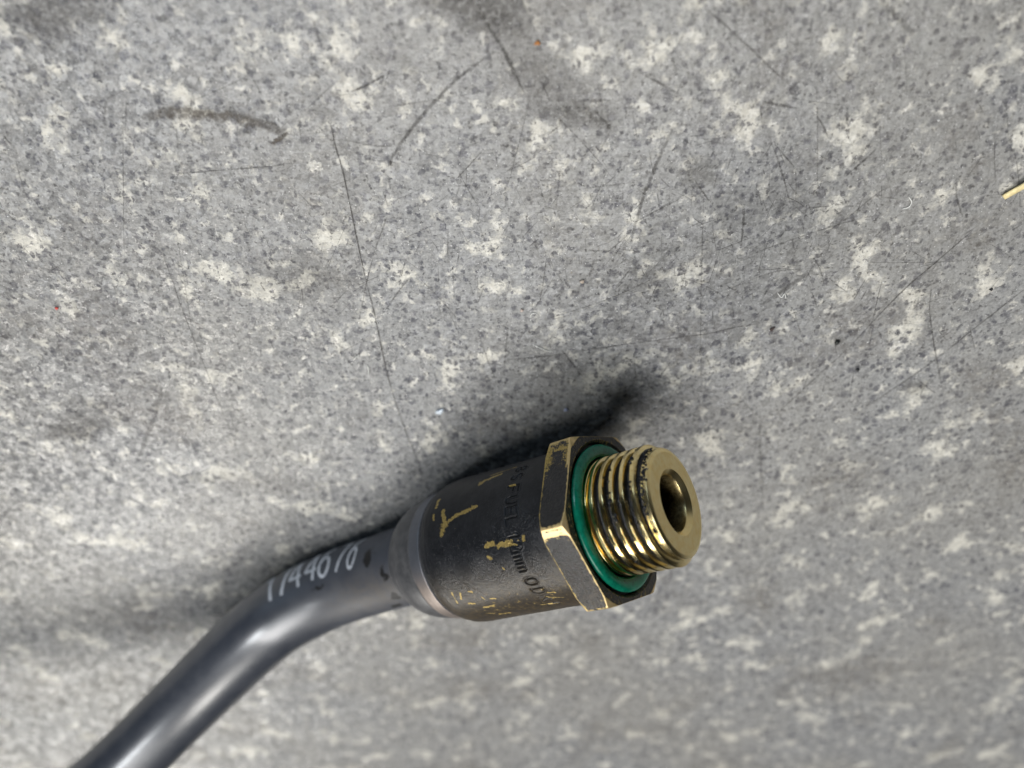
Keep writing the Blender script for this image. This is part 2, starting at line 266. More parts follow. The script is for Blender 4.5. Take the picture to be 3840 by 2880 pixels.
def collar_material():
    t = NT('dark_anodised_metal'); p = t.mm()
    n = t.noise(p, 0.8, 5, 0.65).outputs[0]; n2 = t.noise(p, 4.0, 4, 0.65).outputs[0]
    wear = t.attr('wear')
    c = t.mix(t.ramp(n, 0.3, 0.7), (0.040, 0.041, 0.045), (0.075, 0.075, 0.078))
    wm = t.ramp(t.math('ADD', wear, t.math('MULTIPLY', t.math('SUBTRACT', n, 0.5), 0.9)), 0.40, 0.75)
    c = t.mix(wm, c, t.mix(t.attr('pink_reflection'), (0.17, 0.182, 0.212), (0.25, 0.215, 0.195)))  # cool and pink reflections painted into the worn band's colour
    bn = t.bump(t.math('ADD', t.math('MULTIPLY', n2, 0.03), t.math('MULTIPLY', n, 0.05)), 0.6, 0.001)
    return t.out(t.pbsdf(Base_Color=c, Metallic=t.math('MULTIPLY', wm, 0.9), Roughness=t.mixf(wm, 0.42, 0.50), Specular_IOR_Level=0.5, Normal=bn))

def plain(name, c, rough=0.6, spec=0.4, metal=0.0, vary=0.25, scale=2.0):
    t = NT(name); p = t.mm()
    n = t.noise(p, scale, 4, 0.65).outputs[0]
    dark = tuple(x * (1 - vary) for x in c); lite = tuple(min(1, x * (1 + vary)) for x in c)
    cc = t.mix(t.ramp(n, 0.3, 0.7), dark, lite)
    return t.out(t.pbsdf(Base_Color=cc, Roughness=rough, Metallic=metal, Specular_IOR_Level=spec, Normal=t.bump(n, 0.4, 0.00005)))

M_FLOOR = floor_material()
M_SCR = mark_material('scratch_dirt', (0.062, 0.057, 0.052))
M_SCUFF = mark_material('pale_scuff', (0.62, 0.62, 0.60), 0.5)
M_GOUGE = mark_material('brown_gouge', (0.095, 0.080, 0.064))
M_STAIN = mark_material('ground_in_grime', (0.085, 0.078, 0.070))
M_PAT = patina_material(); M_BRASS = brass_material(); M_RUB = rubber_material()
M_HOSE = hose_material(); M_COL = collar_material()
M_INK = None
M_CRUD = plain('black_residue', (0.010, 0.010, 0.012), 0.2, 0.6, scale=4.0)
# ------------------------------------------------------------------ floor
def floor_sheet():
    xs = np.concatenate([[-900, -500, -300], np.linspace(-200, 200, 81), [300, 500, 900]])
    ys = np.concatenate([[-1000, -600, -400], np.linspace(-260, 60, 65), [150, 300, 700]])
    X, Y = np.meshgrid(xs, ys, indexing='ij')
    v = np.stack([X, Y, np.zeros_like(X)], -1).reshape(-1, 3)
    return mesh_obj('floor', v, grid_faces(len(xs), len(ys), False)[:, ::-1], M_FLOOR, kind='structure')
floor = floor_sheet()
fl_level = [0]
def ribbon(name, pts, width, cover, mat, jitter=0.06, taper=0.35):
    """a scratch or scuff: a thin strip lying in the floor, fading out at its edges and ends"""
    c = bez(pts, 9); n = len(c)
    if jitter: c = c + rng.normal(0, jitter * width, c.shape)
    t = np.gradient(c, axis=0); t /= np.linalg.norm(t, axis=1)[:, None] + 1e-9
    nr = np.stack([-t[:, 1], t[:, 0]], 1)
    u = np.linspace(0, 1, n); fade = np.clip(np.minimum(u, 1 - u) / taper, 0, 1) ** 0.5
    wd = width * (0.55 + 0.45 * fade) * rng.uniform(0.75, 1.25, n)
    k = np.array([-1.0, -0.45, 0.45, 1.0]); cv = np.array([0, 1, 1, 0])
    fl_level[0] += 1; z = 0.012 + 0.0004 * fl_level[0]
    v = np.concatenate([np.concatenate([c[:, None] + nr[:, None] * (k[None, :, None] * wd[:, None, None] * 0.62), np.full((n, 4, 1), z)], 2)]).reshape(-1, 3)
    a = (cover * (0.35 + 0.65 * fade)[:, None] * rng.uniform(0.7, 1.1, n)[:, None] * cv[None]).ravel()
    return mesh_obj(name, v, grid_faces(n, 4, False)[:, ::-1], mat, floor, {'cover': a})
for pts, wd, al in SCR: ribbon('scratch', pts, wd * 0.8, al * 0.92, M_SCR)
def fine_scratches():                            # hairline wear, far too many to tell apart
    g = np.random.default_rng(17); V, F, A = [], [], []; n = 0
    for i in range(1300):
        x = g.uniform(-75, 75); y = g.uniform(-105, -12)
        if g.random() < .5: x = g.normal(24, 24); y = g.normal(-44, 14)
        L = min(14, g.lognormal(0.75, 0.7)); a = g.choice([1.35, -1.25, 0.75, 0.2, 1.75, -0.6]) + g.normal(0, .22)
        b = g.normal(0, .08); w_ = g.uniform(.03, .085); al = g.uniform(.3, .8)
        u = np.linspace(-.5, .5, 5); c = np.stack([x + L * u * math.cos(a) - b * L * u * u * math.sin(a), y + L * u * math.sin(a) + b * L * u * u * math.cos(a)], 1)
        nr = np.array([-math.sin(a), math.cos(a)])
        k = np.array([-1, 0, 1.])
        V.append(np.concatenate([c[:, None] + nr * (k[None, :, None] * w_), np.full((5, 3, 1), 0.008)], 2).reshape(-1, 3))
        F.append(grid_faces(5, 3, False)[:, ::-1] + n); n += 15
        A.append((np.array([.1, .8, 1, .8, .1])[:, None] * np.array([0.15, 1, 0.15])[None] * al).ravel())
    mesh_obj('hairline_wear', np.vstack(V), np.vstack(F), M_SCR, floor, {'cover': np.concatenate(A)}, kind='stuff')
fine_scratches()
for pts, wd, al in LIGHT: ribbon('scuff', pts, wd, al, M_SCUFF)
for pts, wd, al in GOUGE: ribbon('gouge', pts, wd * 1.4, min(1, al * 1.3), M_GOUGE, 0.10)
def stain(cx, cy, rx, ry, cover):
    fl_level[0] += 1; n, m = 14, 40
    r = np.linspace(0.02, 1, n)[:, None]; a = np.linspace(0, 2 * np.pi, m, endpoint=False)[None]
    wob = 1 + 0.22 * np.sin(2 * a + cx) + 0.15 * np.sin(5 * a + cy)
    v = np.stack([cx + rx * r * wob * np.cos(a), cy + ry * r * wob * np.sin(a), np.full((n, m), 0.012 + 0.0004 * fl_level[0])], -1).reshape(-1, 3)
    cov = np.repeat(cover * (1 - sstep(r, 0.25, 1.0)), m, 1)
    mesh_obj('stain', v, grid_faces(n, m), M_STAIN, floor, {'cover': cov})
for a, b, c, d, e in STAINS: stain(a * 1.028, b * 1.028, c * 1.15, d * 1.15, e * 0.7)

# ------------------------------------------------------------------ the fuel line
H = np.array([13.869161, -72.615363, 20.728751]); AX = np.array([0.7746642, 0.5691274, 0.2756615])
E1 = np.array([0, 0, 1.0]) - AX * AX[2]; E1 /= np.linalg.norm(E1); E2 = np.cross(AX, E1)
base = np.array([-11.5, -91.3, 0.0])
line = bpy.data.objects.new('fuel_line', None); C.objects.link(line); line.location = base * S; line.empty_display_size = 0.01
tag(line, 'black plastic hose with blackened brass threaded fitting and green seal ring on grey floor', 'fuel hose')
def rev(s, r, th):                               # (station, radius, angle) -> world mm
    s, r, th = np.broadcast_arrays(s, r, th)
    return H + s[..., None] * AX + r[..., None] * (np.cos(th)[..., None] * E1 + np.sin(th)[..., None] * E2)
def part(name, v, f, mat, attrs=None, parent=line, smooth=True, kind=None):
    return mesh_obj(name, v.reshape(-1, 3) if isinstance(v, np.ndarray) else v, f, mat, parent, attrs, smooth, kind, origin=base)
def field(n, th, s, k):                          # cheap smooth random field on the (station, angle) grid
    out = 0
    g = np.random.default_rng(n)
    for _ in range(10):
        a, b, c = g.integers(1, 2 * k), g.normal(0, k / 14.0), g.uniform(0, 6.3)
        out = out + np.sin(a * th + b * s * 2 + c)
    return out / 10 ** 0.5

# --- stamped writing: strokes in a unit box (u along the reading direction, v up)
def arc(cx, cy, rx, ry, a0, a1, n=12):
    a = np.radians(np.linspace(a0, a1, n)); return [(cx + rx * math.cos(x), cy + ry * math.sin(x)) for x in a]
GLYPH = {
 'F': [[(0, 0), (0, 1), (.8, 1)], [(0, .52), (.62, .52)]],
 'U': [[(0, 1)] + arc(.38, .34, .38, .34, 180, 360) + [(.76, 1)]],
 'E': [[(.78, 1), (0, 1), (0, 0), (.78, 0)], [(0, .52), (.62, .52)]],
 'L': [[(0, 1), (0, 0), (.75, 0)]],
 '1': [[(.12, .76), (.45, 1), (.45, 0)]],
 '2': [arc(.38, .70, .36, .30, 165, -35) + [(.02, 0), (.80, 0)]],
 'm': [[(0, 0), (0, .66)], arc(.22, .42, .22, .24, 180, 0) + [(.44, 0)], arc(.66, .42, .22, .24, 180, 0) + [(.88, 0)]],
 'O': [arc(.42, .5, .42, .5, 0, 360, 24)],
 'D': [[(0, 0), (0, 1), (.3, 1)] + arc(.34, .5, .42, .5, 90, -90) + [(0, 0)]],
 'x': [[(.05, .1), (.65, .8)], [(.05, .8), (.65, .1)]],
 'S': [arc(.38, .74, .33, .26, 40, 270) + arc(.38, .24, .35, .24, 90, -140)],
 '8': [arc(.38, .74, .30, .26, 0, 360, 20), arc(.38, .25, .36, .25, 0, 360, 20)],
 '4': [[(.62, 0), (.62, 1), (0, .32), (.86, .32)]],
 '7': [[(0, 1), (.78, 1), (.25, 0)]],
 '6': [arc(.40, .30, .38, .30, 0, 360, 24), [(.03, .36), (.14, .66), (.38, .90), (.72, 1.0)]],
}
STAMP = [('8', -110.5), ('S', -101.0), ('F', -89.6), ('U', -80.6), ('E', -72.9), ('L', -64.4), ('1', -54.2), ('2', -46.8), ('m', -40.4), ('m', -32.2),
         ('O', -19.4), ('D', -9.6), ('x', 0.0), ('1', 8.0)]
BODY_WEAR = [([(-22.13, -82.43), (-21.31, -71.32), (-21.92, -65.01)], .42), ([(-21.31, -71.32), (-19.26, -76.21), (-17.39, -77.68), (-15.78, -79.41)], .34), ([(-21.6, -69.5), (-21.2, -71.5)], .75),
 ([(-23.84, -95.4), (-23.87, -88.72)], .35), ([(-23.88, -81.62), (-23.7, -77.59)], .22), ([(-16.44, -102.44), (-15.44, -105.34), (-13.19, -107.95)], .32), ([(-16.5, -102.6), (-16.0, -103.5)], .5),
 ([(-14.07, -48.74), (-12.96, -49.29)], .42), ([(-12.21, -46.97), (-10.11, -46.94)], .45), ([(-7.95, -48.77), (-7.97, -46.83)], .38), ([(-14.35, -41.24), (-13.91, -39.17)], .38),
 ([(-20.08, -18.49), (-19.59, -17.45)], .22), ([(-18.63, -10.66), (-18.5, -8.62)], .2), ([(-17.54, -8.17), (-16.68, -7.15)], .2), ([(-21.58, -7.51), (-20.67, -6.46)], .22),
 ([(-19.75, -0.02), (-18.08, -0.18)], .3), ([(-19.19, 13.88), (-17.51, 14.97)], .3), ([(-20.77, 7.96), (-19.79, 11.08)], .14), ([(-11.3, 10.03), (-8.88, 12.86)], .2), ([(-8.36, -3.49), (-7.27, -2.03)], .22),
 ([(-9.6, 0.5), (-7.0, 5.5)], .12), ([(-21.67, -18.43), (-22.15, -13.21)], .18), ([(-12.66, -31.15), (-12.5, -29.5)], .22), ([(-10.3, -89.96), (-9.3, -89.3)], .2), ([(-10.5, -47), (-9.2, -44.5)], .2),
 ([(-15.5, -110.5), (-11, -113.5)], .16), ([(-23.0, -20), (-23.3, -10)], .14)]
def build_body():
    sv = np.concatenate([np.linspace(-27.3, -24.2, 40), np.arange(-24.1, -10.9, 0.14), np.arange(-10.9, -8.0, 0.062), np.arange(-8.0, -3.6, 0.14)])
    nt = 1100; th = np.linspace(0, 2 * np.pi, nt, endpoint=False)
    rp = np.interp(sv, [-27.3, -26.9, -26.3, -25.5, -24.6, -23.5, -20, -10, -4.4, -3.6], [9.70, 10.08, 10.42, 10.66, 10.76, 10.78, 10.72, 10.60, 10.60, 10.72])
    Sg, T = np.meshgrid(sv, th, indexing='ij'); R = np.repeat(rp[:, None], nt, 1)
    deg = (np.degrees(T) + 180) % 360 - 180; arcmm = np.radians(deg) * 10.6
    # stamping: a groove with a raised lip
    d = np.full(Sg.shape, 1e9); band = (Sg > -10.8) & (Sg < -7.9)
    for ch, a0 in STAMP:
        wdt, hgt = 1.28, 1.85
        if ch in 'm': wdt = 1.30
        m = band & (np.abs(deg - a0 - 3.5) < 9)
        for st_ in GLYPH[ch]:
            pts = [(-10.35 + v * hgt, math.radians(a0) * 10.6 + u * wdt) for u, v in st_]
            d[m] = np.minimum(d[m], seg_dist(Sg[m], arcmm[m], pts))
    dep = 1 - sstep(d, 0.05, 0.16); lip = np.exp(-((d - 0.27) / 0.09) ** 2)
    faint = 1 - 0.55 * sstep(deg, -12, 5)
    R = R - 0.16 * dep * faint + 0.05 * lip * faint
    R = R + 0.010 * field(3, T, Sg, 9)
    wear = np.full(Sg.shape, -0.06)
    for a0_, (pts, wd) in enumerate(BODY_WEAR):
        q = [(s_, math.radians(a) * 10.7) for s_, a in pts]
        m = (np.abs(Sg - np.mean([a[0] for a in q])) < 6) & (np.abs(arcmm - np.mean([a[1] for a in q])) < 6)
        dd = seg_dist(Sg[m], arcmm[m], q); wear[m] = np.maximum(wear[m], (0.98 if a0_ < 9 else 0.86) - 0.60 * dd / wd)
    wear = np.maximum(wear, 0.16 * lip)
    wear = np.maximum(wear, 0.22 * np.exp(-((deg - 5) / 22) ** 2) * sstep(Sg, -24, -20) - 0.1 * 0)
    grit = np.clip(np.exp(-((deg + 36) / 26) ** 2) + 0.55 * np.exp(-((deg + 62) / 14) ** 2) * sstep(Sg, -16, -10), 0, 1) * (0.75 + 0.25 * np.clip(field(5, T, Sg, 5), -1, 1))
    grit = grit * (1 - 0.6 * np.exp(-(d / 0.6) ** 2))
    brown = sstep(deg, -45, -5) * (1 - sstep(deg, 40, 70))
    v = rev(Sg, R, T)
    part('fitting_body', v, grid_faces(len(sv), nt), M_PAT, {'wear': wear, 'grit': np.clip(grit, 0, 1), 'groove': dep, 'brown': brown, 'bright': 0 * wear})
build_body()

# --- hexagon flange with counterbored face
HEX0 = math.radians(9.2)
def hexr(th, af=11.0, rc=0.55):                  # outline of a hexagon with slightly rounded corners
    a = (th - HEX0 + math.pi / 6) % (math.pi / 3) - math.pi / 6   # 0 at a corner
    b = math.pi / 6 - np.abs(a)                   # angle from the flat's middle
    r = af / np.cos(b)
    cr = (af / math.cos(math.pi / 6) - rc * (1 / math.cos(math.pi / 6) - 1))   # centre distance + rc, approx
    return np.minimum(r, 12.62 + 0.0 * a), a
def build_hex():
    nt = 1440; th = np.linspace(0, 2 * np.pi, nt, endpoint=False)
    hr, ang = hexr(th)
    rows = []                                     # (s, kind) from the counterbore round the outside to the back
    path = []
    for r in np.linspace(7.6, 10.15, 8): path.append(('abs', -1.25, r))
    for s_ in (-1.2, -0.9, -0.6, -0.42): path.append(('abs', s_, 10.2))
    for k in (0.0, 0.3, 0.6, 1.0): path.append(('abs', -0.38 + 0.36 * k, 10.22 + 0.36 * k))
    for k in np.linspace(0, 1, 14): path.append(('front', 0.0, k))
    for s_ in np.concatenate([np.linspace(-0.03, -0.9, 22), np.linspace(-1.05, -3.0, 16), np.linspace(-3.1, -4.05, 22)]): path.append(('side', s_, 0))
    for k in np.linspace(0, 1, 8): path.append(('back', -4.08, k))
    V, wear, bright, brown = [], [], [], []
    def lim(s_):                                  # chamfer cones front and back
        return np.minimum(11.85 + 1.9 * max(0.0, -s_), 11.75 + 1.9 * max(0.0, s_ + 4.08))
    deg = (np.degrees(th) + 180) % 360 - 180
    dcorner = np.abs(ang) * 12.0                  # mm from the nearest vertical edge
    c2 = np.exp(-((deg + 47.0) / 3.2) ** 2)        # the badly rubbed corner facing the camera
    c1 = np.exp(-((deg + 101) / 13) ** 2)
    for kind, s_, x in path:
        if kind == 'abs':
            r = np.full(nt, x); s2 = np.full(nt, s_); w_ = np.full(nt, 0.02 if x < 10.21 else 0.40)
        elif kind == 'front':
            r1 = np.minimum(hr, lim(0.0)); r = 10.60 + (r1 - 0.04 - 10.60) * x; s2 = np.full(nt, 0.0 - (0.02 if x == 1 else 0.0))
            w_ = np.full(nt, 0.26) + 0.22 * (x > 0.93) + 0.3 * np.exp(-((x) / 0.08) ** 2)
        elif kind == 'side':
            r = np.minimum(hr, lim(s_)); s2 = np.full(nt, s_)
            front_edge = -s_ if True else 0
            rim_f = np.abs((hr - 11.85) / 1.9); rim_f = np.where(hr > 11.85, rim_f, 0)   # where the flat meets the cone
            df = np.abs(-s_ - rim_f); db = np.abs(4.08 + s_ - np.where(hr > 11.75, (hr - 11.75) / 1.9, 0))
            w_ = -0.10 + 0.74 * np.exp(-(df / 0.20) ** 2) + 0.64 * np.exp(-(db / 0.18) ** 2) + 0.64 * np.exp(-(dcorner / 0.34) ** 2)
            w_ = np.maximum(w_, 0.62 * np.where(hr > lim(s_) + 0.001, 1, 0))
            w_ = w_ + 0.24 * np.exp(-(np.minimum(df, db) / 0.7) ** 2) + 0.95 * c2 * (0.8 + 0.2 * np.sin(3 * deg)) + 0.58 * c1 * (1 - 0.55 * np.exp(-((s_ + 1.9) / 0.8) ** 2) * (deg > -104))
        else:
            r1 = np.minimum(hr, lim(-4.08)); r = r1 + (10.3 - r1) * x; s2 = np.full(nt, s_); w_ = np.full(nt, 0.1)
        V.append(rev(s2, r, th)); wear.append(w_)
        bright.append(np.clip(c2 * 0.9 + (0.45 * np.exp(-((dcorner) / 0.5) ** 2) if kind == 'side' else 0) + (0.5 if kind == 'side' and -s_ < 0.5 else 0), 0, 1))
        brown.append(0.15 + 0.5 * sstep(deg, -45, 10) * (1 - sstep(deg, 60, 90)))
    V = np.array(V); n = len(path)
    deg2 = np.repeat(deg[None], n, 0)
    grit = 0.60 + 0.35 * np.exp(-((deg2 + 20) / 28) ** 2)
    part('hex_flange', V, grid_faces(n, nt), M_PAT, {'wear': np.array(wear), 'grit': grit, 'groove': 0 * deg2, 'brown': np.array(brown), 'bright': np.array(bright)})
build_hex()

# --- green seal ring
def build_ring():
    nt, nk = 360, 40; th = np.linspace(0, 2 * np.pi, nt, endpoint=False); k = np.linspace(0, 2 * np.pi, nk, endpoint=False)
    K, T = np.meshgrid(k, th, indexing='ij')
    r = 9.02 + 0.92 * np.cos(K) + 0.03 * np.sin(3 * T) + 0.02 * np.sin(7 * T + 1); s_ = -0.02 + 0.62 * np.sin(K)
    f = grid_faces(nk, nt); last = np.stack([(nk - 1) * nt + np.arange(nt), (nk - 1) * nt + (np.arange(nt) + 1) % nt, (np.arange(nt) + 1) % nt, np.arange(nt)], -1)
    part('seal_ring', rev(s_, r, T), np.vstack([f, last])[:, ::-1], M_RUB)
build_ring()

# --- threaded spigot with bore
CRUD_AT = [(6.01, -133.8), (6.6, -115.4), (8.0, -125), (7.9, -118), (8.35, -106), (8.4, -99), (8.45, -93.1), (8.5, -86), (8.4, -78.4), (8.35, -70.6), (8.3, -65.1), (8.25, -54.8), (8.3, -46), (6.86, -101.0), (7.0, -80), (6.95, -70.2), (6.85, -63.1), (6.8, -56.2), (6.4, -53.2), (3.75, -93.2), (3.85, -80), (3.89, -71.8), (4.06, -63.2), (6.88, -40.3), (7.1, -38.0), (3.86, -27.9), (3.75, -24.0), (4.0, -19), (4.13, -15.7), (4.11, 0.7), (3.95, 7.8), (2.08, -30.6), (5.47, -27.4), (4.4, -47.4), (3.95, -44.7), (8.4, -27), (5.3, -60), (5.4, -40)]
PITCH = 1.5
def thread_r(s_, th):
    fr = ((s_ - PHASE) / PITCH - th / (2 * np.pi)) % 1.0          # 0 at a crest centre
    x = np.abs(((fr + 0.5) % 1.0) - 0.5)                             # 0 crest .. 0.5 root
    h = 1 - np.clip((x - 0.16) / 0.18, 0, 1)
    h = h * 0.8 + 0.2 * h * h * (3 - 2 * h)
    rc, rr = 8.0, 7.12
    r = rr + (rc - rr) * h
    k = sstep(s_, 0.45, 0.85); r = 7.92 * (1 - k) + r * k
    cone = 7.15 + np.maximum(0, 1.7 * (8.28 - s_))                    # lead chamfer cuts the last turns, then a plain nose
    return np.where(s_ > 8.28, 7.15, np.minimum(r, cone)), x
PHASE = 7.34 + PITCH * 60.4 / 360
def build_spigot():
    nt = 720; th = np.linspace(0, 2 * np.pi, nt, endpoint=False)
    sv = np.arange(-1.3, 8.90, 0.042)
    Sg, T = np.meshgrid(sv, th, indexing='ij'); R, X = thread_r(Sg, T)
    R = R + 0.006 * field(8, T, Sg, 7)
    tail = [(8.90, 7.13), (8.94, 7.08), (9.02, 6.92), (9.11, 6.73), (9.15, 6.62)] + [(9.155, r) for r in np.linspace(6.45, 4.36, 14)] + [(9.145, 4.32), (9.11, 4.28)] + \
           [(8.97, 4.14), (8.82, 3.99), (8.68, 3.85), (8.56, 3.73), (8.48, 3.68)] + [(s_, 3.66) for s_ in np.linspace(7.8, -12, 40)] + [(-12.0, 0.05)]
    ts = np.array([a for a, b in tail]); tr = np.array([b for a, b in tail])
    Sg = np.vstack([Sg, np.repeat(ts[:, None], nt, 1)]); R = np.vstack([R, np.repeat(tr[:, None], nt, 1)])
    T = np.repeat(th[None], len(Sg), 0); X = np.vstack([X, np.zeros((len(ts), nt))])
    deg = (np.degrees(T) + 180) % 360 - 180
    ntail = len(ts); outer = np.ones(Sg.shape); outer[-ntail:] = 0
    root = sstep(X, 0.245, 0.285) * outer * (1 - sstep(Sg, 7.9, 8.3)) * sstep(Sg, 0.7, 0.9) * (0.62 + 0.3 * np.exp(-((deg + 50) / 60) ** 2))  # blackened roots: crud plus painted shade between the crests
    crud = 0.0 * X
    crud = crud + 0.10 * np.exp(-((Sg - 8.2) / 0.6) ** 2) * np.exp(-((deg + 85) / 40) ** 2) * outer
    for s_, a in CRUD_AT:
        da = (deg - a + 180) % 360 - 180
        crud = np.maximum(crud, 0.58 * np.exp(-((Sg - s_) / 0.42) ** 2 - (da * 0.13 / 0.55) ** 2) * outer)
    oil = np.exp(-((deg + 26) / 22) ** 2) * outer * sstep(X, 0.1, 0.3) * (1 - sstep(Sg, 6.6, 8))
    oil = np.clip(oil + 0.0, 0, 1)
    matt = 0.10 * outer + 0.0
    matt = matt + 0.10 * sstep(Sg, 6.2, 8.4) * outer
    face = np.zeros(len(ts)); face[:] = 0.24; face[5:19] = 0.40; face[26:] = 0.50
    matt[-ntail:] = face[:, None]
    tarn_shade = np.zeros(Sg.shape); tarn_shade[-ntail + 25:] = np.interp(ts[25:], [3.0, 8.4], [1.6, 0.85])[:, None]; tarn_shade[-ntail + 5:-ntail + 19] = 0.10  # bore shade painted in, darker with depth; slight tarnish on the end face
    stn = np.where(outer > 0, Sg, 0); stn[-ntail:] = (tr * 1.0 + ts * 0.7)[:, None]
    part('threaded_spigot', rev(Sg, R, T), grid_faces(len(Sg), nt), M_BRASS, {'oil': oil, 'crud': crud, 'root': root, 'tarnish_shade': tarn_shade, 'matt': matt, 'station': stn})
build_spigot()
def build_residue():                              # clots of black residue caught in the threads
    V, F = [], []; n = 0
    g = np.random.default_rng(11)
    a = np.linspace(0, 2 * np.pi, 9, endpoint=False); b = np.linspace(0.15, np.pi - 0.15, 6)
    for s0, d0 in CRUD_AT:
        for _ in range(g.integers(4, 9)):
            s_ = s0 + g.normal(0, 0.16); ang = math.radians(d0 + g.normal(0, 2.6))
            r0, _x = thread_r(np.array([s_]), np.array([ang])); sz = g.uniform(0.07, 0.21)
            c = rev(np.array([s_]), r0 + sz * 0.25, np.array([ang]))[0]
            B_, A_ = np.meshgrid(b, a, indexing='ij')
            rr = sz * (1 + 0.35 * g.normal(0, 1, B_.shape))[..., None]
            p = c + rr * np.stack([np.sin(B_) * np.cos(A_) * g.uniform(.7, 1.4), np.sin(B_) * np.sin(A_), np.cos(B_) * g.uniform(.7, 1.3)], -1)
            V.append(p.reshape(-1, 3)); F.append(grid_faces(6, 9) + n); n += 54
            F.append(np.stack([np.full(2, n - 54), n - 54 + np.array([8, 5]), n - 54 + np.array([5, 2]), n - 54 + np.array([2, 0])], -1)[:0])
    part('black_residue', np.vstack(V), np.vstack([x for x in F if len(x)]), M_CRUD, kind='stuff')
build_residue()

# --- collar at the hose end of the fitting
def build_collar():
    prof = [(-26.9, 9.2), (-27.25, 9.62), (-27.45, 9.86), (-27.6, 9.93), (-28.5, 9.86), (-29.4, 9.74), (-29.75, 9.68), (-29.95, 9.60), (-30.1, 9.5), (-30.5, 9.5), (-31.2, 9.46), (-32.2, 9.36), (-33.2, 9.15), (-34.2, 8.80), (-35.2, 8.30), (-36.1, 7.70), (-36.9, 7.05), (-37.3, 6.75), (-37.6, 6.5), (-37.8, 6.2)]
    s0 = np.array([a for a, b in prof]); r0 = np.array([b for a, b in prof])
    i = np.arange(len(s0)); ii = np.linspace(0, len(s0) - 1, 140); s_ = np.interp(ii, i, s0); r = np.interp(ii, i, r0)
    for _ in range(2): r[1:-1] = .25 * r[:-2] + .5 * r[1:-1] + .25 * r[2:]
    nt = 360; th = np.linspace(0, 2 * np.pi, nt, endpoint=False)
    Sg, T = np.meshgrid(s_, th, indexing='ij'); R = np.repeat(r[:, None], nt, 1) + 0.02 * field(21, T, Sg, 4)
    deg = (np.degrees(T) + 180) % 360 - 180
    band = sstep(Sg, -30.0, -29.6) * (1 - sstep(Sg, -27.6, -27.4))
    wear = band * (0.72 + 0.2 * np.exp(-((deg + 12) / 28) ** 2)) + 0.25 * np.exp(-((deg - 5) / 25) ** 2) * (1 - band) * sstep(Sg, -28.2, -27.2)
    part('collar', rev(Sg, R, T), grid_faces(len(s_), nt)[:, ::-1], M_COL, {'wear': wear, 'pink_reflection': sstep(deg, -50, -20)})
build_collar()

# --- hose
HP = [[-9.37, -89.69, 12.46], [-15.57, -94.24, 10.25], [-22.76, -100.63, 7.3], [-31.13, -105.34, 6.64], [-38.59, -108.8, 8.29], [-43.02, -111.34, 9.76], [-49.07, -117.06, 11.2], [-62.33, -130.75, 14.34], [-79.52, -144.99, 22.84], [-103, -160, 29.5], [-133, -174, 38], [-180, -190, 46], [-240, -200, 46]]
hc = bez(HP, 24)
for _ in range(60): hc[1:-1] = .25 * hc[:-2] + .5 * hc[1:-1] + .25 * hc[2:]
hT = np.gradient(hc, axis=0); hT /= np.linalg.norm(hT, axis=1)[:, None]
hN = np.array([0, 0, 1.0]) - hT * hT[:, 2:]; hN /= np.linalg.norm(hN, axis=1)[:, None]; hB = np.cross(hT, hN)
hL = np.r_[0, np.cumsum(np.linalg.norm(np.diff(hc, axis=0), axis=1))]
def on_hose(L, ph, r):
    L, ph = np.broadcast_arrays(L, ph); g = lambda A: np.stack([np.interp(L, hL, A[:, k]) for k in range(3)], -1)
    return g(hc) + r * (np.cos(ph)[..., None] * g(hN) + np.sin(ph)[..., None] * g(hB))
